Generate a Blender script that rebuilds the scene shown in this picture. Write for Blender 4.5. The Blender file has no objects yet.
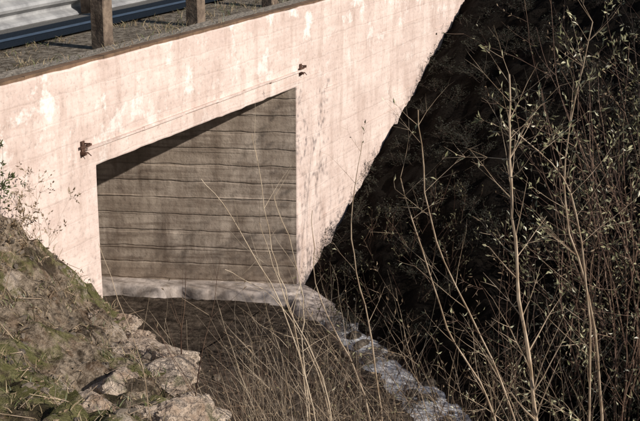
import bpy, bmesh, math, random
from mathutils import Vector, Matrix, noise
random.seed(7)
R=random.random
def U(a,b): return a+(b-a)*random.random()
scene=bpy.context.scene
scene.view_settings.view_transform='Standard'; scene.view_settings.look='None'; scene.view_settings.exposure=0

# ---------------- site frame: a = along headwall, b = outward from wall face ----------------
O=Vector((-0.259,14.0,0)); UD=Vector((0.4254,0.905,0)).normalized(); ND=Vector((UD.y,-UD.x,0))
ROT=math.atan2(UD.y,UD.x)
VD=Vector((-0.993,0.116,0)).normalized()   # culvert axis (skewed)
def W(a,b,z=0): 
    p=O+UD*a+ND*b; return Vector((p.x,p.y,z))
def AB(x,y):
    d=Vector((x,y,0))-O; return d.dot(UD),d.dot(ND)
SOF=-2.69; TOP=-1.80; AL=-3.877
SK=.30*VD.dot(UD)/abs(VD.dot(ND))   # sideways shift of the skewed jamb through the wall thickness
def ss(x): 
    x=max(0.0,min(1.0,x)); return x*x*(3-2*x)
def smin(x,y,k=.3):
    h=max(0,min(1,.5+.5*(y-x)/k)); return y*(1-h)+x*h-k*h*(1-h)
def crest(b):
    bb=max(b,0); return -3.9-.92*min(bb,3)-.15*max(bb-3,0)
def toeR(b):
    bb=max(b,0); return .05-.8*min(bb,3)-.1*max(bb-3,0)
def hgt(a,b,detail=True):
    if b<-.22:
        z=-1.86
        if b<-10: z+=min(3,.12*(-b-10))
        return z
    bb=max(b,0); fl=-5.16-.04*min(bb,12)
    ac=crest(b); aR=toeR(b)
    r=fl+.49*max(0,a-aR)
    cap=min(1.5,-1.86+.3*max(0,b-4))
    r=smin(r,cap,.4)
    zl=-4.36+.31*(-3.85-a)+math.exp(-bb/1.0)*(.34+.90*ss((-a-3.95)/1.4))
    zl=smin(zl,-1.75,.3)
    dw=.3+.35*min(bb,1.5)
    t=ss((ac+dw-a)/dw)
    z=r if a>aR else fl
    z=z*(1-t)+zl*t
    if detail:
        p=Vector((a,b,0))
        n=noise.fractal(p*1.3,1,2,5); n2=noise.fractal(p*5,1,2,4)
        amp=.15*t+(.20 if a>aR+.3 else .02)*(1-t)
        k=1 if bb>.6 else .25+.75*bb/.6
        z+=n*amp*(k if t<.5 else 1)+n2*(.07*t+.02+(.08 if a>aR+.3 else 0))
        if t>.05:
            rg=1-abs(noise.noise(p*2.6+Vector((4,2,1)))); z+= (-.12+.16*rg*rg)*t
    return z

# ---------------- materials ----------------
def mat(name):
    m=bpy.data.materials.new(name); m.use_nodes=True
    nt=m.node_tree; b=nt.nodes['Principled BSDF']; return m,nt,b
def N(nt,t,**k):
    n=nt.nodes.new(t)
    for a,v in k.items(): setattr(n,a,v)
    return n
def noise_n(nt,vec,scale,detail=4,rough=.6):
    n=N(nt,'ShaderNodeTexNoise'); n.inputs['Scale'].default_value=scale; n.inputs['Detail'].default_value=detail; n.inputs['Roughness'].default_value=rough
    if vec is not None: nt.links.new(vec,n.inputs['Vector'])
    return n.outputs['Fac']
def ramp(nt,fac,stops):
    r=N(nt,'ShaderNodeValToRGB'); e=r.color_ramp.elements
    while len(e)<len(stops): e.new(.5)
    for i,(p,c) in enumerate(stops):
        e[i].position=p; e[i].color=(c,c,c,1) if isinstance(c,(int,float)) else (*c,1)
    nt.links.new(fac,r.inputs['Fac']); return r.outputs['Color']
def mix(nt,fac,a,b,mode='MIX'):
    m=N(nt,'ShaderNodeMix',data_type='RGBA',blend_type=mode)
    for i,v in ((0,fac),(6,a),(7,b)):
        if isinstance(v,(int,float)): m.inputs[i].default_value=v if i==0 else (v,v,v,1)
        elif isinstance(v,tuple): m.inputs[i].default_value=(*v,1)
        else: nt.links.new(v,m.inputs[i])
    return m.outputs[2]
def math_n(nt,op,a,b=None,c=None):
    m=N(nt,'ShaderNodeMath',operation=op)
    for i,v in enumerate((a,b,c)):
        if v is None: continue
        if isinstance(v,(int,float)): m.inputs[i].default_value=v
        else: nt.links.new(v,m.inputs[i])
    return m.outputs[0]
def mapping(nt,vec,scale):
    m=N(nt,'ShaderNodeMapping'); m.inputs['Scale'].default_value=scale; nt.links.new(vec,m.inputs['Vector']); return m.outputs['Vector']
def bump(nt,h,bsdf,dist=.01,strength=1):
    b=N(nt,'ShaderNodeBump'); b.inputs['Distance'].default_value=dist; b.inputs['Strength'].default_value=strength
    nt.links.new(h,b.inputs['Height']); nt.links.new(b.outputs['Normal'],bsdf.inputs['Normal'])

def concrete(name,light,dark,stain,board=.2,boardamp=.5,stainlo=.45,stainhi=.7,patch=None,zdark=None):
    m,nt,b=mat(name)
    co=N(nt,'ShaderNodeTexCoord').outputs['Object']
    sep=N(nt,'ShaderNodeSeparateXYZ'); nt.links.new(co,sep.inputs[0])
    big=noise_n(nt,co,1.3,6,.68); fine=noise_n(nt,co,22,4,.7)
    strk=noise_n(nt,mapping(nt,co,(5,5,.9)),1.1,5,.68)
    hor=noise_n(nt,mapping(nt,co,(.8,.8,9)),1.6,4,.65)
    wob=math_n(nt,'MULTIPLY',noise_n(nt,co,2.5,2),.06)
    z=math_n(nt,'DIVIDE',math_n(nt,'ADD',sep.outputs[2],wob),board)
    fr=math_n(nt,'FRACT',z)
    line=ramp(nt,fr,[(0,0),(.05,1),(.12,0)])
    idx=math_n(nt,'FLOOR',z)
    wn=N(nt,'ShaderNodeTexWhiteNoise',noise_dimensions='1D'); nt.links.new(idx,wn.inputs['W'])
    c=mix(nt,ramp(nt,big,[(.38,0),(.62,1)]),dark,light)
    c=mix(nt,ramp(nt,strk,[(stainlo,0),(stainhi,1)]),c,stain)
    c=mix(nt,math_n(nt,'MULTIPLY',ramp(nt,hor,[(.46,0),(.66,1)]),.65*boardamp+.1),c,stain)
    c=mix(nt,math_n(nt,'MULTIPLY',wn.outputs['Value'],.45*boardamp),c,dark)
    gap=ramp(nt,noise_n(nt,mapping(nt,co,(1.6,1.6,4)),1.5,3),[(.45,0),(.62,1)])
    lf=math_n(nt,'MULTIPLY',math_n(nt,'MULTIPLY',line,gap),.7*boardamp)
    c=mix(nt,lf,c,tuple(x*.4 for x in dark))
    if patch:
        pn=noise_n(nt,co,2.3,5,.72); zz=ramp(nt,math_n(nt,'ADD',math_n(nt,'MULTIPLY',sep.outputs[2],.6),1.9),[(0,0),(.7,1)])
        c=mix(nt,math_n(nt,'MULTIPLY',math_n(nt,'MULTIPLY',ramp(nt,pn,[(.55,0),(.63,1)]),zz),.85),c,patch)
        bl=noise_n(nt,co,5.5,5,.75)
        c=mix(nt,math_n(nt,'MULTIPLY',ramp(nt,bl,[(.58,0),(.68,1)]),.45),c,stain)
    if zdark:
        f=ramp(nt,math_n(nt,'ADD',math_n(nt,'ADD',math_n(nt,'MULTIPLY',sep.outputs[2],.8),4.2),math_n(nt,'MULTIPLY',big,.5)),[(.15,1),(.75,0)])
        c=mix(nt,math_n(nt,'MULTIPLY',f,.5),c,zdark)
    c=mix(nt,.6,c,ramp(nt,fine,[(.3,.55),(.48,1)]),'MULTIPLY')
    nt.links.new(c,b.inputs['Base Color']); b.inputs['Roughness'].default_value=.92; b.inputs['Specular IOR Level'].default_value=.25
    hh=math_n(nt,'ADD',math_n(nt,'MULTIPLY',fine,.5),math_n(nt,'MULTIPLY',line,-.8*boardamp))
    hh=math_n(nt,'ADD',hh,math_n(nt,'MULTIPLY',wn.outputs['Value'],.5*boardamp))
    bump(nt,hh,b,.013,.8)
    return m
M_wall=concrete('headwall_concrete',(.76,.63,.565),(.60,.475,.42),(.36,.25,.20),.22,.22,.48,.88,patch=(.84,.79,.74))
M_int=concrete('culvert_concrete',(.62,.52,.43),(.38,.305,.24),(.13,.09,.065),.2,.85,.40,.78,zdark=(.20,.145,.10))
M_apron=concrete('apron_concrete',(.62,.54,.49),(.40,.33,.28),(.15,.11,.08),.4,.0,.42,.78)
M_cap=concrete('wall_cap_stained',(.26,.16,.10),(.17,.11,.07),(.07,.045,.03),.4,0,.4,.8)

def simple(name,c1,c2,scale=8,rough=.8,bd=.01,metal=0,det=4):
    m,nt,b=mat(name)
    co=N(nt,'ShaderNodeTexCoord').outputs['Object']
    f=noise_n(nt,co,scale,det,.65)
    nt.links.new(mix(nt,ramp(nt,f,[(.35,0),(.65,1)]),c1,c2),b.inputs['Base Color'])
    b.inputs['Roughness'].default_value=rough; b.inputs['Metallic'].default_value=metal
    if bd: bump(nt,f,b,bd)
    return m
M_twig=simple('pale_twig',(.26,.18,.11),(.50,.39,.28),9,.75,0,det=2)
M_straw=simple('pale_straw',(.36,.27,.18),(.60,.49,.36),7,.7,0,det=2)
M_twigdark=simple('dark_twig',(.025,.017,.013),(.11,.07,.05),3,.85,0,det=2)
M_red=simple('reddish_cane',(.09,.045,.03),(.26,.17,.115),3,.7,0,det=2)
M_rust=simple('rusty_steel',(.06,.03,.02),(.15,.08,.055),30,.8,.003,metal=.3)
M_galv=simple('galvanised_rail',(.17,.17,.175),(.36,.36,.36),4,.6,0,metal=.0)
M_post=simple('weathered_timber',(.08,.055,.04),(.22,.165,.12),9,.9,.02)
M_gravel=simple('shoulder_gravel',(.10,.08,.06),(.38,.33,.27),28,.95,.02)
M_stone=simple('creek_stone',(.05,.04,.03),(.17,.135,.10),5,.8,.03)
M_grass=simple('dry_grass_straw',(.16,.12,.06),(.40,.32,.20),3,.8,0,det=2)
M_leafdark=simple('dark_leaf',(.010,.013,.007),(.045,.046,.024),4,.6,0,det=2)  # thicket leaves only; its deep shade worked into the near-black colour
M_leaf=simple('willow_leaf',(.12,.12,.055),(.45,.42,.26),9,.42,0,det=2)
M_leafolive=simple('olive_leaf',(.04,.04,.02),(.24,.22,.12),7,.42,0,det=2)
M_leafbrown=simple('dead_leaf',(.14,.09,.05),(.32,.24,.15),9,.7,0,det=2)
M_leafgreen=simple('green_leaf',(.05,.06,.02),(.12,.14,.05),9,.5,0,det=2)
# rock with cracks and moss
m,nt,b=mat('bank_rock'); M_rock=m
co=N(nt,'ShaderNodeTexCoord').outputs['Object']
f=noise_n(nt,co,3.5,6,.7); f2=noise_n(nt,co,18,5,.7)
vo=N(nt,'ShaderNodeTexVoronoi',feature='DISTANCE_TO_EDGE'); vo.inputs['Scale'].default_value=5
vm=N(nt,'ShaderNodeVectorMath',operation='ADD'); nt.links.new(co,vm.inputs[0])
nn=N(nt,'ShaderNodeTexNoise'); nn.inputs['Scale'].default_value=4; nt.links.new(co,nn.inputs['Vector']); nt.links.new(nn.outputs['Color'],vm.inputs[1]); nt.links.new(vm.outputs[0],vo.inputs['Vector'])
c=mix(nt,ramp(nt,f,[(.38,0),(.60,1)]),(.32,.22,.15),(.64,.52,.41))
c=mix(nt,ramp(nt,vo.outputs['Distance'],[(0,1),(.03,0)]),c,(.06,.04,.03))
c=mix(nt,ramp(nt,noise_n(nt,co,2.1,4),[(.58,0),(.64,.9)]),c,(.10,.10,.035))
c=mix(nt,.8,c,ramp(nt,f2,[(.36,.35),(.50,1)]),'MULTIPLY')
nt.links.new(c,b.inputs['Base Color']); b.inputs['Roughness'].default_value=.92; bump(nt,math_n(nt,'ADD',f,f2),b,.07)

# ground material with zones in a vertex attribute
m,nt,b=mat('ground_soil'); M_ground=m
co=N(nt,'ShaderNodeTexCoord').outputs['Object']
at=N(nt,'ShaderNodeAttribute',attribute_name='zone'); sp=N(nt,'ShaderNodeSeparateColor'); nt.links.new(at.outputs['Color'],sp.inputs[0])
n1=noise_n(nt,co,2.6,6,.72); n2=noise_n(nt,co,13,6,.78); n3=noise_n(nt,co,1.2,5,.7); n5=noise_n(nt,co,5,4,.7)
bank=mix(nt,ramp(nt,n2,[(.38,0),(.60,1)]),(.07,.05,.033),(.44,.35,.26))
bank=mix(nt,ramp(nt,n5,[(.5,0),(.62,.5)]),bank,(.20,.12,.07))
bank=mix(nt,ramp(nt,n3,[(.505,0),(.57,.85)]),bank,mix(nt,n2,(.05,.055,.015),(.25,.24,.09)))
bank=mix(nt,ramp(nt,n1,[(.54,0),(.60,.85)]),bank,(.05,.037,.025))
bank=mix(nt,ramp(nt,n1,[(.37,.85),(.43,0)]),bank,(.56,.46,.37))
dark=mix(nt,n2,(.004,.0035,.003),(.020,.015,.011))  # right-bank soil near black: shade under the brush put into its colour
creek=mix(nt,ramp(nt,n2,[(.36,0),(.66,1)]),(.04,.03,.022),(.20,.155,.12))
creek=mix(nt,ramp(nt,n1,[(.5,0),(.6,.7)]),creek,(.035,.026,.02))
should=mix(nt,ramp(nt,n2,[(.4,0),(.6,1)]),(.09,.07,.05),(.36,.31,.25))
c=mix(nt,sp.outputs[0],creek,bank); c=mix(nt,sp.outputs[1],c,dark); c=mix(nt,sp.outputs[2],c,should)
nt.links.new(c,b.inputs['Base Color']); b.inputs['Roughness'].default_value=.95; b.inputs['Specular IOR Level'].default_value=.08
bump(nt,n2,b,.07,1)

m,nt,b=mat('asphalt'); M_asph=m
co=N(nt,'ShaderNodeTexCoord').outputs['Object']
c=mix(nt,ramp(nt,noise_n(nt,co,90,2),[(.35,0),(.65,1)]),(.10,.094,.085),(.19,.178,.16))
nt.links.new(c,b.inputs['Base Color']); b.inputs['Roughness'].default_value=.9; b.inputs['Specular IOR Level'].default_value=.1
M_paint=simple('road_paint',(.45,.45,.42),(.7,.7,.67),12,.6,0)

m,nt,b=mat('stream_water'); M_water=m
co=N(nt,'ShaderNodeTexCoord').outputs['Object']
w=noise_n(nt,co,5.5,8,.80); w2=noise_n(nt,co,1.6,3,.5)
fo=math_n(nt,'ADD',math_n(nt,'MULTIPLY',w,.7),math_n(nt,'MULTIPLY',w2,.5))
f=ramp(nt,fo,[(.54,0),(.66,1)])
nt.links.new(mix(nt,f,(.09,.078,.068),(.84,.84,.85)),b.inputs['Base Color'])
nt.links.new(math_n(nt,'ADD',math_n(nt,'MULTIPLY',f,.6),.12),b.inputs['Roughness'])
bump(nt,w,b,.035,1)

# ---------------- object helpers ----------------
def link(o): scene.collection.objects.link(o); return o
def new_obj(name,verts,faces,mats,mi=None,parent=None,smooth=False,mw=None):
    me=bpy.data.meshes.new(name); me.from_pydata([tuple(v) for v in verts],[],faces)
    for mm in mats: me.materials.append(mm)
    if mi: me.polygons.foreach_set('material_index',mi)
    if smooth: me.polygons.foreach_set('use_smooth',[True]*len(me.polygons))
    me.update(); o=bpy.data.objects.new(name,me); link(o)
    if parent: o.parent=parent
    if mw is not None: o.matrix_world=mw
    return o
def empty(name,loc=(0,0,0)):
    e=bpy.data.objects.new(name,None); e.location=loc; link(e); return e
class MB:
    def __init__(s): s.v=[]; s.f=[]; s.m=[]
    def box(s,c,half,mi=0,jit=0,axes=None):
        ax=axes or (Vector((1,0,0)),Vector((0,1,0)),Vector((0,0,1))); k=len(s.v); c=Vector(c)
        for sx in(-1,1):
            for sy in(-1,1):
                for sz in(-1,1):
                    s.v.append(c+ax[0]*half[0]*sx+ax[1]*half[1]*sy+ax[2]*half[2]*sz+Vector((U(-jit,jit),U(-jit,jit),U(-jit,jit))))
        for q in((0,1,3,2),(4,6,7,5),(0,4,5,1),(2,3,7,6),(0,2,6,4),(1,5,7,3)): s.f.append(tuple(k+i for i in q)); s.m.append(mi)
    def tube(s,pts,rad,mi=0,n=4):
        k=len(s.v); L=len(pts)
        for i,p in enumerate(pts):
            d=(pts[min(i+1,L-1)]-pts[max(i-1,0)]).normalized()
            x=d.orthogonal().normalized(); y=d.cross(x)
            for j in range(n):
                an=2*math.pi*j/n; s.v.append(p+(x*math.cos(an)+y*math.sin(an))*rad[i])
        for i in range(L-1):
            for j in range(n):
                s.f.append((k+i*n+j,k+i*n+(j+1)%n,k+(i+1)*n+(j+1)%n,k+(i+1)*n+j)); s.m.append(mi)
    def leaf(s,p,d,l,w,mi=1):
        d=d.normalized(); x=d.cross(Vector((U(-1,1),U(-1,1),U(-1,1)))).normalized(); y=d.cross(x)
        k=len(s.v); fo=y*w*.25; 
        s.v+= [p,p+d*l*.45+x*w*.5+fo,p+d*l-y*l*.12,p+d*l*.45-x*w*.5+fo]
        s.f+= [(k,k+1,k+2),(k,k+2,k+3)]; s.m+=[mi,mi]
    def obj(s,name,mats,parent=None,smooth=False,mw=None): return new_obj(name,s.v,s.f,mats,s.m,parent,smooth,mw)
def rv(s=1): return Vector((U(-1,1),U(-1,1),U(-1,1)))*s
def grow(mb,p,d,length,r,depth,leafp=0,ll=.04,mi=0,lmi=1,wig=.12,up=.08,kids=(3,6),ang=.8,n=4):
    segs=max(3,int(length/.12)) if depth>0 else max(3,int(length/.09)); segs=min(segs,16)
    pts=[p.copy()]; rad=[r]; dd=d.normalized(); st=length/segs
    for i in range(segs):
        dd=(dd+rv(wig)+Vector((0,0,up))).normalized(); pts.append(pts[-1]+dd*st); rad.append(r*(1-.78*(i+1)/segs))
    mb.tube(pts,rad,mi,n)
    if depth>0:
        for k in range(random.randint(*kids)):
            i=random.randint(max(1,segs//5),segs); t=i/segs
            q=pts[i]; dl=(pts[min(i+1,segs)]-pts[i-1]).normalized()
            side=dl.cross(rv()).normalized()
            grow(mb,q,dl*math.cos(ang)+side*math.sin(ang),length*U(.25,.55)*(1.15-.6*t),max(r*.45*(1.2-.6*t),.0012),depth-1,leafp,ll,mi,lmi,wig*1.1,up,kids,ang,3)
    if leafp>0 and depth<=1:
        for i in range(1,len(pts)):
            for _ in range(2):
                if R()<leafp:
                    mb.leaf(pts[i],(pts[i]-pts[i-1]).normalized()+rv(.9),ll*U(.6,1.3),ll*U(.28,.45),lmi)

# ---------------- ground sheet ----------------
def axis(lo,hi,step,far):
    xs=[]; x=lo
    while x<hi: xs.append(x); x+=step
    xs.append(hi)
    s=step; x=hi
    while x<far: s*=1.35; x+=s; xs.append(x)
    s=step; x=lo; pre=[]
    while x>-far: s*=1.35; x-=s; pre.append(x)
    return pre[::-1]+xs
As=axis(-10,8,.065,500)
Bs=axis(0,7,.065,500)
Bs=[x for x in Bs if x<-.45]+[-.28,-.15]+[x for x in Bs if x>-.01]
V=[];F=[];Z=[]
for bb in Bs:
    for a in As:
        V.append(W(a,bb,hgt(a,bb)))
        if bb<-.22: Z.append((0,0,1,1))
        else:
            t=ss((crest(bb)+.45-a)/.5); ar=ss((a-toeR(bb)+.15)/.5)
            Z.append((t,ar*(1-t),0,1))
na=len(As)
for j in range(len(Bs)-1):
    for i in range(na-1):
        if Bs[j]<-.2 and Bs[j+1]>-.2 and -11.5<As[i]<9.5: continue
        F.append((j*na+i,(j+1)*na+i,(j+1)*na+i+1,j*na+i+1))
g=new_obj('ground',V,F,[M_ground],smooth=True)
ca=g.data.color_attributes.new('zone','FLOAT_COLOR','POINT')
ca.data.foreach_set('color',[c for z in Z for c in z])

# road
MW=Matrix.Translation(O)@Matrix.Rotation(ROT,4,'Z')    # local: x=a, y=-b
def strip(name,y0,y1,z,mt,x0=-300,x1=300,dash=None):
    V=[];F=[]
    if dash:
        x=-60
        while x<60:
            k=len(V); V+=[(x,y0,z),(x+dash,y0,z),(x+dash,y1,z),(x,y1,z)]; F.append((k,k+1,k+2,k+3)); x+=dash*3
    else: V=[(x0,y0,z),(x1,y0,z),(x1,y1,z),(x0,y1,z)]; F=[(0,1,2,3)]
    return new_obj(name,V,F,[mt],mw=MW)
strip('road',1.25,8.6,-1.835,M_asph)
strip('road_edge_line',1.50,1.60,-1.831,M_paint)
strip('road_edge_line',8.1,8.22,-1.831,M_paint)
strip('road_centre_line',4.85,4.97,-1.831,M_paint,dash=3)

# ---------------- culvert headwall ----------------
cul=empty('concrete_box_culvert',O)
cul.rotation_euler[2]=ROT
bpy.context.view_layer.update()
def span(a,b,s):
    n=max(1,round((b-a)/s)); return [a+(b-a)*i/n for i in range(n)]
xs=span(-11,AL,.1)+span(AL,0,.1)+span(0,9,.1)+[9]
zs=span(-6.4,-5.25,.2)+span(-5.25,SOF,.1)+span(SOF,TOP,.07)+[TOP]
ex=min(range(len(xs)),key=lambda i:abs(xs[i]-AL)); e0=min(range(len(xs)),key=lambda i:abs(xs[i]))
zi0=min(range(len(zs)),key=lambda i:abs(zs[i]+5.25)); zi1=min(range(len(zs)),key=lambda i:abs(zs[i]-SOF))
bm=bmesh.new(); gv={}
for i,x in enumerate(xs):
    for j,z in enumerate(zs): gv[i,j]=bm.verts.new((x,0,z))
for i in range(len(xs)-1):
    for j in range(len(zs)-1):
        if ex<=i<e0 and zi0<=j<zi1: continue
        bm.faces.new((gv[i,j],gv[i+1,j],gv[i+1,j+1],gv[i,j+1]))
for v in [v for v in bm.verts if not v.link_faces]: bm.verts.remove(v)
r=bmesh.ops.extrude_face_region(bm,geom=bm.faces[:])
nv=[e for e in r['geom'] if isinstance(e,bmesh.types.BMVert)]
for v in nv: v.co.y+=.30; v.co.x+=SK
bmesh.ops.recalc_face_normals(bm,faces=bm.faces[:])
for v in bm.verts:
    p=v.co.copy(); 
    if p.y<.1: v.co.y+=.006*noise.fractal(p*1.2,1,2,3)
    if p.z>TOP-.01: v.co.z+=.014*noise.fractal(Vector((p.x*3,p.y*4,0)),1,2,4)
    if abs(p.z-SOF)<.01: v.co.z+=.012*noise.fractal(Vector((p.x*4,0,2)),1,2,3)
me=bpy.data.meshes.new('headwall'); bm.to_mesh(me); bm.free(); me.materials.append(M_wall)
hw=bpy.data.objects.new('headwall',me); link(hw); hw.parent=cul
bv=hw.modifiers.new('b','BEVEL'); bv.width=.018; bv.segments=2; bv.limit_method='ANGLE'; bv.angle_limit=math.radians(50)
mb=MB(); x=-11
while x<9:
    l=U(.5,1.4); x2=min(9,x+l)
    mb.box(((x+x2)/2,.058,TOP+.010),((x2-x)/2-.002,.048,.010+U(0,.004)),0,.003)
    mb.box(((x+x2)/2,.20,TOP+.006),((x2-x)/2+.004,.093,.012),1,.004); x=x2
mb.obj('cap_surface',[M_cap,M_gravel],cul)
mb=MB(); x=AL-.16
while x<.14:
    x2=min(.14,x+U(.5,.9)); mb.box(((x+x2)/2,-.006,SOF+.18+U(-.005,.005)),((x2-x)/2,.022,.011),0,.003); x=x2
mb.obj('lintel_form_ridge',[M_wall],cul)
mb=MB()
for k in range(19):
    z=-1.95-.22*k; x=-10
    while x<8.5:
        l=U(.3,1.8)
        if R()<.15 and not (SOF-2.6<z<SOF+.03 and x+l>AL-.05 and x<.05): mb.box((x+l/2,-.001,z),(l/2,.005,.0025),0,.0015)
        x+=l+U(0,.8)
mb.obj('form_fins',[M_wall],cul)
for i,(bx,bz) in enumerate(((AL-.20,-2.50),(.08,-2.50))):
    mb=MB()
    mb.box((bx,-.010,bz),(.022,.006,.065),0); mb.box((bx+.02,-.028,bz+.02),(.075,.008,.009),0)
    mb.box((bx-.02,-.03,bz-.035),(.012,.028,.012),0)
    mb.tube([Vector((bx+.02,-.01,bz+.04)),Vector((bx+.02,-.07,bz+.045))],[.008,.008],0,6)
    mb.tube([Vector((bx,-.01,bz-.03)),Vector((bx+.0,-.06,bz-.03)),Vector((bx+.03,-.07,bz-.06))],[.007,.007,.005],0,6)
    mb.obj('anchor_bracket',[M_rust],cul)

# culvert barrel, x axis along the skewed barrel
A2=math.atan2(VD.y,VD.x)
bar=empty('barrel',O); bar.parent=cul; bar.matrix_world=Matrix.Translation(O)@Matrix.Rotation(A2,4,'Z')
bpy.context.view_layer.update()
BI=bar.matrix_world.inverted()
Lb=10.5
def barbox(name,pts,z0,z1,mt):
    V=[]
    for z in(z0,z1):
        for p in pts: V.append(BI@Vector((p.x,p.y,z)))
    F=[(3,2,1,0),(4,5,6,7)]+[(i,(i+1)%4,(i+1)%4+4,i+4) for i in range(4)]
    o=new_obj(name,V,F,[mt]); o.parent=bar; return o
PL=W(AL+SK,-.302); PR=W(SK,-.302)
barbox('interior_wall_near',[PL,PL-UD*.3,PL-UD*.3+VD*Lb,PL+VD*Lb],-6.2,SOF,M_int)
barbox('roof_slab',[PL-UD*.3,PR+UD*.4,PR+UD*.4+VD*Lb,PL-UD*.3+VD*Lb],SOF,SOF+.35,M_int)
# board-formed interior wall: each board is slightly proud or set back, a real relief
S=BI@W(-.006,-.012); sgn=1 if (BI@W(-1,-.303)).y>S.y else -1
ZB=[-6.2,-5.2]; 
while ZB[-1]<SOF-.12: ZB.append(ZB[-1]+U(.13,.24))
ZB[-1]=SOF-.001
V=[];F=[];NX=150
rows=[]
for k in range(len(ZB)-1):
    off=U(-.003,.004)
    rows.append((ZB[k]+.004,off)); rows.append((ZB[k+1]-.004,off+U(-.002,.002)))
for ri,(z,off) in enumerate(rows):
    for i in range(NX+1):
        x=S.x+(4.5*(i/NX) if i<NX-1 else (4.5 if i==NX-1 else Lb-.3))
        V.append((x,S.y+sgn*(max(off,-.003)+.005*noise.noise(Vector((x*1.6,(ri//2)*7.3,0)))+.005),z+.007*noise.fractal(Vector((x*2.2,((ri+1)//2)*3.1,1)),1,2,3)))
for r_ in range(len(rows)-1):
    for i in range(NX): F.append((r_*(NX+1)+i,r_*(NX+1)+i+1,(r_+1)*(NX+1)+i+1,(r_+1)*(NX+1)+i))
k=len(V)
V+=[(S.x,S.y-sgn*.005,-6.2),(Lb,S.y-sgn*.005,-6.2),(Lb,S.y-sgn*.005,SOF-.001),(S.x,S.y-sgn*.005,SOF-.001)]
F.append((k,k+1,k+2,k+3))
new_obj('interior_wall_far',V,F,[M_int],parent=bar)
# bed inside the culvert
V=[];F=[];nx=90;ny=46
for i in range(nx+1):
    for j in range(ny+1):
        t=i/nx; s=j/ny
        p=W(AL*(1-s),-.14)+VD*(t*t*Lb)
        V.append(BI@Vector((p.x,p.y,-5.15+.03*noise.fractal(p*3,1,2,4))))
for i in range(nx):
    for j in range(ny): F.append((i*(ny+1)+j,i*(ny+1)+j+1,(i+1)*(ny+1)+j+1,(i+1)*(ny+1)+j))
bed=new_obj('culvert_bed',V,F,[M_ground],smooth=True); bed.parent=bar
ca=bed.data.color_attributes.new('zone','FLOAT_COLOR','POINT')
for i in range(len(V)): ca.data[i].color=(0,0,0,1)
# concrete ledge along the wall base, running out past the headwall as a worn apron
V=[];F=[]; path=[]
for i in range(60): path.append((W(0,0)+VD*(6-6*i/59),.34+.06*noise.noise(Vector((i*.2,0,0))),-5.03))
for i in range(1,34):
    t=i/33; path.append((W(.06-.85*t**1.2,1.35*t),.36+.16*math.sin(t*3.0)-.12*t,-5.03-.17*t))
n=len(path); K=14
for i in range(n):
    p,wd,z=path[i]; d=(path[min(i+1,n-1)][0]-path[max(i-1,0)][0]).normalized(); s=Vector((d.y,-d.x,0))
    if (s.dot(Vector((-.2,-1,0))))<0: s=-s
    for k in range(K+1):
        t=k/K; q=p+s*wd*t; e=.12*noise.fractal(q*3,1,2,5)*t
        q=q+s*e
        zz=z+.015*noise.fractal(q*4,1,2,4)-(.0 if t<.75 else .17*((t-.75)/.25)**1.4)
        V.append(Vector((q.x,q.y,zz)))
for i in range(n-1):
    for k in range(K): F.append((i*(K+1)+k,i*(K+1)+k+1,(i+1)*(K+1)+k+1,(i+1)*(K+1)+k))
new_obj('concrete_apron',V,F,[M_apron],smooth=True)

# ---------------- guardrail ----------------
gr=empty('guardrail',(0,0,0))
a0=AB(-1.89,11.04)[0]+.42
for k in range(-4,8):
    a=a0+1.66*k
    if a<-11 or a>9: continue
    ax=(UD,ND,Vector((0,0,1)))
    mbp=MB(); mbp.box(W(a,-.52,-1.40),(.075,.075,.52),0,.006,ax)
    mbp.box(W(a,-.655,-1.36),(.06,.058,.17),0,.004,ax)
    o=mbp.obj('guardrail_post',[M_post],gr); bvm=o.modifiers.new('b','BEVEL'); bvm.width=.01
prof=[(-.012,-.160),(.0,-.150),(-.02,-.13),(-.085,-.10),(-.09,-.08),(-.085,-.06),(-.01,-.022),(0,0),(-.01,.022),(-.085,.06),(-.09,.08),(-.085,.10),(-.02,.13),(0,.15),(-.012,.160)]
V=[];F=[]
L=span(-14,12,.5)+[12]
for a in L:
    for (pb,pz) in prof: V.append(W(a,-.725+pb,-1.395+pz+.008*noise.noise(Vector((a,0,0)))))
k=len(prof)
for i in range(len(L)-1):
    for j in range(k-1): F.append((i*k+j,i*k+j+1,(i+1)*k+j+1,(i+1)*k+j))
o=new_obj('w_beam_rail',V,F,[M_galv],parent=gr); sm=o.modifiers.new('s','SOLIDIFY'); sm.thickness=.004

# ---------------- stream ----------------
cl=[(-.50,.70,.35),(-.90,1.3,.65),(-1.3,1.9,.95),(-1.9,2.7,1.15),(-2.6,3.6,1.2),(-3.6,4.8,1.2),(-4.4,6.5,1.2),(-5,10,1.4),(-6,18,1.6)]
pts=[]
for i in range(len(cl)-1):
    for s in range(30):
        t=s/30; pts.append(tuple(cl[i][k]*(1-t)+cl[i+1][k]*t for k in range(3)))
V=[];F=[];m_=40
for (a,bb,w) in pts:
    w*=1+.35*noise.noise(Vector((bb*1.8,5,0)))
    for j in range(m_+1):
        s=j/m_-.5; aa=a+s*w*1.2+.12*noise.noise(Vector((bb*2.2,1,0))); q=Vector((aa,bb,0))
        z=-5.10-.045*max(bb,0)+.028*noise.fractal(q*3,.8,2,5)-.10*abs(s*2)**3
        V.append(W(aa,bb+s*.25,z))
for i in range(len(pts)-1):
    for j in range(m_): F.append((i*(m_+1)+j,i*(m_+1)+j+1,(i+1)*(m_+1)+j+1,(i+1)*(m_+1)+j))
new_obj('stream',V,F,[M_water],smooth=True)

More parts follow.
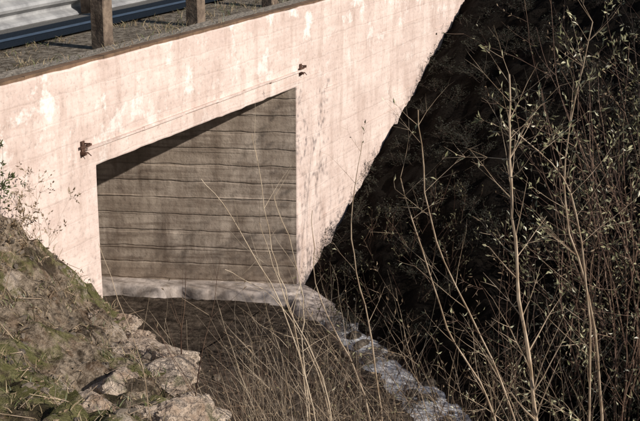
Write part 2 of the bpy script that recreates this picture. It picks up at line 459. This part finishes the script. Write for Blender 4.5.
# ---------------- rocks ----------------
def rock(mb,c,s,sub=3,seed=0,flat=.6,ang=0):
    bm=bmesh.new(); bmesh.ops.create_icosphere(bm,subdivisions=sub,radius=1)
    k=len(mb.v); off=Vector((seed*3.1,seed*1.7,seed))
    sc=Vector((s*U(.8,1.4),s*U(.7,1.1),s*flat*U(.85,1.2))); rz=Matrix.Rotation(U(0,6.28),3,'Z')
    pl=[rv().normalized() for _ in range(ang)]
    for v in bm.verts:
        p=v.co.copy()
        for q in pl:
            dd=p.dot(q)
            if dd>.62: p=p-q*(dd-.62)*.9
        n=1+.25*noise.noise(p*1.1+off)+(.16 if sub<4 else .22)*noise.fractal(p*2.6+off,1,2,5)
        mb.v.append(rz@Vector((p.x*sc.x,p.y*sc.y,p.z*sc.z))*n+c)
    for f in bm.faces: mb.f.append(tuple(k+v.index for v in f.verts)); mb.m.append(0)
    bm.free()
mb=MB()
for i,(a,bb,s) in enumerate([(-4.6,.75,.13),(-5.0,1.1,.20),(-5.3,1.4,.26),(-5.7,1.75,.30),(-6.1,2.1,.34),(-5.7,1.35,.20),(-6.25,1.75,.26),(-6.6,2.35,.34),(-6.4,2.5,.28),(-6.9,2.0,.22),(-5.1,.75,.11)]):
    rock(mb,W(a,bb,hgt(a,bb)-.02-.12*s),s,5,i+1,.5,9)
mb.obj('rock_outcrop',[M_rock],smooth=False)
mb=MB()
for i in range(200):
    bb=U(.1,5); a=U(crest(bb)+.3,toeR(bb)+.3); rock(mb,W(a,bb,hgt(a,bb)-.015),U(.015,.06),2,i)
for i in range(50):   # stones breaking the stream surface
    bb=U(1.0,4.5); a=-.62*bb-.15+U(-.55,.55); rock(mb,W(a,bb,-5.11-.045*bb),U(.03,.09),2,i+300)
for i in range(420):
    bb=U(0,3.5); a=U(-9,-3.9)
    if a<crest(bb): rock(mb,W(a,bb,hgt(a,bb)),U(.008,.04),1,i)
mb.obj('loose_stones',[M_stone])

# ---------------- right-bank thicket (one instanced mass) ----------------
thk=empty('brush_thicket')
vars_=[]
for k in range(6):
    mb=MB()
    for s in range(8):
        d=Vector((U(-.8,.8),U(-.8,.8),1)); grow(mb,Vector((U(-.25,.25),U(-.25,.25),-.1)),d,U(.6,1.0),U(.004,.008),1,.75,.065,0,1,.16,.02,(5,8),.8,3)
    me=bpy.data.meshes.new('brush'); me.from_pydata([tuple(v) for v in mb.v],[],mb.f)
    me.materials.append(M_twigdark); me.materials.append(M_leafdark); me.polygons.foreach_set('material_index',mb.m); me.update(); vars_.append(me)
cnt=0
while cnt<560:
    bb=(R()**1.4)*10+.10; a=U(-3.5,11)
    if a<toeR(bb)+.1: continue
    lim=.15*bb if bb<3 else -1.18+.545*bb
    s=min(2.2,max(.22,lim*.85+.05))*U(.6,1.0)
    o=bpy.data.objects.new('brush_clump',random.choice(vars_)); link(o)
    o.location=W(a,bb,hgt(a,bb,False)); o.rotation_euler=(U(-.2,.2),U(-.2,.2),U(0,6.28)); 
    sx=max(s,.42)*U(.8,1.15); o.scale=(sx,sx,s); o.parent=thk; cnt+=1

def shrub(name,x,y,n,hh,leafp,ll,lean=(0,0),mats=None,r=.009,spread=.5,zoff=0,kids=(3,6),depth=2,up=.05,wig=.12):
    a,bb=AB(x,y); z=hgt(a,bb,False)+zoff; mb=MB()
    for i in range(n):
        d=Vector((lean[0]+U(-spread,spread),lean[1]+U(-spread,spread),1))
        grow(mb,Vector((x+U(-.15,.15),y+U(-.15,.15),z-.1)),d,hh*U(.65,1.1),r*U(.6,1.1),depth,leafp,ll,0,1,wig,up,kids,.75,4)
    return mb.obj(name,mats or [M_twig,M_leaf])
OL=[M_twigdark,M_leafolive]; BR=[M_red,M_leafbrown]; MX=[M_red,M_leaf]
shrub('willow_shrub',2.9,10.6,7,2.8,.45,.05,(-.05,-.1),MX)
shrub('willow_shrub',3.6,11.5,8,3.0,.55,.055,(-.1,-.1),OL)
shrub('willow_shrub',3.3,11.2,5,3.2,.42,.055,(-.05,-.1),MX)
shrub('willow_shrub',4.0,12.4,7,3.0,.55,.055,(-.1,-.1),OL)
shrub('willow_shrub',2.4,10.4,7,2.2,.45,.045,(0,0),OL)
shrub('willow_shrub',2.5,9.4,5,2.3,.38,.045,(0,-.1),MX)
shrub('willow_shrub',2.9,9.2,6,2.6,.5,.05,(0,-.1),OL)
shrub('bare_shrub',2.6,10.2,7,3.2,.22,.04,(0,0),BR,.009,.35)
shrub('bare_shrub',2.9,11.3,8,3.6,.3,.04,(-.05,0),BR,.010,.35)
shrub('bare_shrub',2.3,11.0,6,3.0,.2,.04,(.05,0),BR,.008,.3)
shrub('bare_shrub',3.4,10.6,7,3.6,.3,.045,(-.05,0),[M_red,M_leafolive],.010,.35)
shrub('bare_shrub',1.7,10.8,7,2.0,.12,.04,(.1,-.1),BR,.006)
shrub('bare_shrub',1.2,10.2,6,1.5,.08,.04,(-.1,0),[M_twig,M_leafbrown],.006)

# ---------------- bare saplings ----------------
def cane(name,pts,r0,r1,kids,depth=1,leafp=.06,mt=M_twig,kl=(.25,.6),ll=.04,lm=M_leaf,sub=6):
    P=[Vector(p) for p in pts]; Q=[];n=len(P)
    for i in range(n-1):
        p0=P[max(i-1,0)];p1=P[i];p2=P[i+1];p3=P[min(i+2,n-1)]
        for s in range(sub):
            t=s/sub; Q.append(.5*((2*p1)+(p2-p0)*t+(2*p0-5*p1+4*p2-p3)*t*t+(3*p1-p0-3*p2+p3)*t**3)+rv(.009))
    Q.append(P[-1]); mb=MB(); L=len(Q)
    rad=[(r0+(r1-r0)*i/(L-1))*(1.25 if i%3==0 else 1) for i in range(L)]
    mb.tube(Q,rad,0,6)
    for k in range(kids):
        i=random.randint(L//4,L-1); d=(Q[min(i+1,L-1)]-Q[i-1]).normalized()
        side=Vector((U(-1,1),U(-.6,.6),U(-.1,.5))).normalized()
        grow(mb,Q[i],d*.55+side*.8,U(*kl)*(1.2-.5*i/L),max(rad[i]*.42,.002),depth,leafp,ll,0,1,.12,.05,(2,5),.7,4)
    return mb.obj(name,[mt,lm])
cane('bare_sapling',[(1.38,7,-4.95),(1.30,7,-3.39),(1.18,7.02,-2.61),(1.09,7,-1.88),(1.057,7,-1.27)],.015,.004,28,1,.08)
cane('bare_sapling',[(1.45,7.6,-4.95),(1.13,7.5,-3.6),(.80,7.4,-2.95),(.48,7.3,-1.95)],.009,.003,12)
cane('bare_sapling',[(1.7,8.3,-4.9),(1.25,8,-3.6),(.75,7.8,-2.5),(.60,7.6,-1.6)],.008,.003,14,1,.05)
cane('bare_sapling',[(2.3,9.2,-5.0),(2.1,9,-3.6),(1.75,8.8,-2.4),(1.85,8.6,-1.2)],.011,.003,20,1,.3,ll=.05)
cane('bare_sapling',[(1.9,8.2,-5.0),(1.85,8,-3.4),(1.6,7.8,-2.2),(1.2,7.7,-1.75)],.009,.003,18,1,.35,ll=.045)
cane('bare_sapling',[(.55,9.6,-5.05),(.42,9.5,-3.9),(.25,9.4,-3.0),(.32,9.3,-2.2)],.008,.002,8,1,.04)
cane('dry_stalk',[(.1,7.2,-4.5),(-.08,7.2,-3.2),(-.42,7.2,-2.35),(-.70,7.2,-1.93)],.005,.0018,5,0,.0,M_straw)
cane('dry_stalk',[(.0,7.6,-4.5),(-.15,7.6,-3.1),(-.30,7.6,-2.5),(-.42,7.6,-1.75)],.005,.0018,6,0,.0,M_straw)
cane('dry_stalk',[(.2,7.3,-4.7),(.05,7.3,-3.4),(-.22,7.3,-2.7),(-.36,7.2,-2.2)],.005,.0018,6,0,.0,M_straw)
cane('dry_stalk',[(.05,7.5,-4.7),(-.10,7.5,-3.3),(-.12,7.5,-2.7),(-.28,7.4,-2.1)],.005,.0018,7,0,.0,M_straw)
cane('dry_stalk',[(.3,7.9,-4.8),(.02,7.9,-3.6),(-.25,7.9,-3.0),(-.62,7.8,-2.7)],.005,.0018,7,0,.0,M_straw)
cane('dry_stalk',[(-1.0,7.0,-3.7),(-1.05,6.9,-3.0),(-1.25,6.8,-2.2)],.004,.0014,3,0,.0)
cane('dry_stalk',[(.5,7.8,-4.9),(.3,7.8,-3.6),(.0,7.8,-2.9),(-.05,7.8,-2.3)],.006,.002,6,1,.03)

def tangle(name,n,xr,yr,lr,lean,mats,leafp=.03,depth=1,r=(.0025,.006),sp=.7):
    mb=MB()
    for i in range(n):
        x=U(*xr); y=U(*yr); a,bb=AB(x,y); z=max(hgt(a,bb,False),-5.2)-.05
        d=Vector((lean[0]+U(-sp,sp),lean[1]+U(-.4,.4)*sp,1))
        grow(mb,Vector((x,y,z)),d,U(*lr),U(*r),depth,leafp,.035,0,1,.12,.03,(2,5),.65,3)
    return mb.obj(name,mats)
tangle('dead_brush_tangle',110,(-.5,1.3),(7.2,9.5),(.7,1.6),(-.15,0),[M_twig,M_leafbrown])
tangle('dead_brush_tangle',60,(.6,2.4),(8.5,10.2),(.8,1.7),(-.2,0),[M_twig,M_leaf],.2)
tangle('dry_weed_clump',70,(-.30,.30),(7.2,8.2),(1.5,2.5),(-.12,0),[M_straw,M_leafbrown],.03,1,(.0025,.005),.38)
tangle('dry_weed_clump',50,(-.75,-.1),(8.2,10.2),(.7,1.5),(-.05,0),[M_straw,M_leafbrown],.03,1,(.0022,.004),.5)
tangle('reddish_brush_tangle',80,(-1.0,1.0),(7.4,11.5),(.5,1.2),(-.1,0),[M_red,M_leafbrown])
tangle('dark_brush_tangle',60,(-.4,1.4),(8,11.8),(.5,1.3),(-.1,0),[M_twigdark,M_leafolive],.2)
tangle('wall_base_weeds',80,(.0,1.6),(12.6,14.5),(.2,.55),(0,-.2),[M_red,M_leafolive],.35)
shrub('wild_shrub',-2.62,8.5,9,.95,.65,.04,(0,0),[M_twigdark,M_leafgreen],.005,.5)
shrub('wild_shrub',-2.35,8.3,6,.6,.45,.035,(0,0),[M_twig,M_leafbrown],.004,.5)
shrub('wild_shrub',-2.25,9.2,7,.65,.3,.03,(0,0),[M_twig,M_leafbrown],.003,.5)
shrub('wild_shrub',-2.5,9.0,9,.7,.6,.035,(0,0),[M_twigdark,M_leafgreen],.004,.5)

def grass(name,spots,hl,mats,w=.003):
    mb=MB()
    for (p,n) in spots:
        for i in range(n):
            b0=p+Vector((U(-.06,.06),U(-.06,.06),0)); d=Vector((U(-.8,.8),U(-.8,.8),1)).normalized(); l=U(*hl)
            s=d.cross(rv()).normalized()*w*U(.6,1.3); k=len(mb.v); mid=b0+d*l*.55; tip=b0+d*l+Vector((d.x,d.y,-.3))*l*.35
            mb.v+=[b0-s,b0+s,mid+s*.7,mid-s*.7,tip]; mi=random.randint(0,len(mats)-1)
            mb.f+=[(k,k+1,k+2,k+3),(k+3,k+2,k+4)]; mb.m+=[mi,mi]
    return mb.obj(name,mats)
sp=[]
while len(sp)<1300:
    a=U(-9.5,-3.9); bb=U(.05,3.8)
    if a<crest(bb)+.1 and noise.noise(Vector((a,bb,0))*1.6)>-.08: sp.append((W(a,bb,hgt(a,bb)-.01),6))
grass('bank_grass',sp,(.02,.10),[M_grass,M_leafbrown,M_leafgreen])
sp=[]
for i in range(900):
    a=U(-8,5); bb=-U(.12,1.25)
    if noise.noise(Vector((a*1.3,bb*2,3)))>.0: sp.append((W(a,bb,-1.87 if bb<-.3 else -1.80),6))
grass('roadside_grass',sp,(.02,.12),[M_grass,M_leafbrown,M_leafgreen])
mb=MB()
for i in range(4200):
    if R()<.7: bb=U(0,3.6); a=U(-9,-3.9)
    else: bb=U(-.1,4); a=U(crest(bb),toeR(bb)+.2)
    p=W(a,bb,hgt(a,bb)+.012); d=Vector((U(-1,1),U(-1,1),U(-.1,.3)))
    if R()<.75: mb.leaf(p,d,U(.015,.04),U(.01,.022),1)
    else: mb.tube([p,p+d.normalized()*U(.05,.25)],[.003,.0015],0,3)
mb.obj('leaf_litter',[M_twig,M_leafbrown])

# ---------------- light ----------------
Ld=Vector((-1.95,1.09,-1.22)).normalized()
sun=bpy.data.lights.new('sun','SUN'); sun.energy=5; sun.angle=math.radians(.5); sun.color=(1,.93,.85)
so=bpy.data.objects.new('sun',sun); link(so); so.rotation_euler=Ld.to_track_quat('-Z','Y').to_euler()
w=bpy.data.worlds.new('World'); scene.world=w; w.use_nodes=True
nt=w.node_tree; bg=nt.nodes['Background']; sk=nt.nodes.new('ShaderNodeTexSky'); sk.sky_type='NISHITA'; sk.sun_disc=False
sk.sun_elevation=math.asin(-Ld.z); sk.sun_rotation=math.atan2(-Ld.x,-Ld.y)
nt.links.new(sk.outputs[0],bg.inputs[0]); bg.inputs[1].default_value=.075
# ---------------- camera ----------------
cam=bpy.data.cameras.new('camera'); cam.sensor_width=36; cam.lens=71.2; cam.clip_end=2000; cam.clip_start=.1
co_=bpy.data.objects.new('camera',cam); link(co_); co_.location=(0,0,0); co_.rotation_euler=(math.radians(90-16.43),0,0)
scene.camera=co_
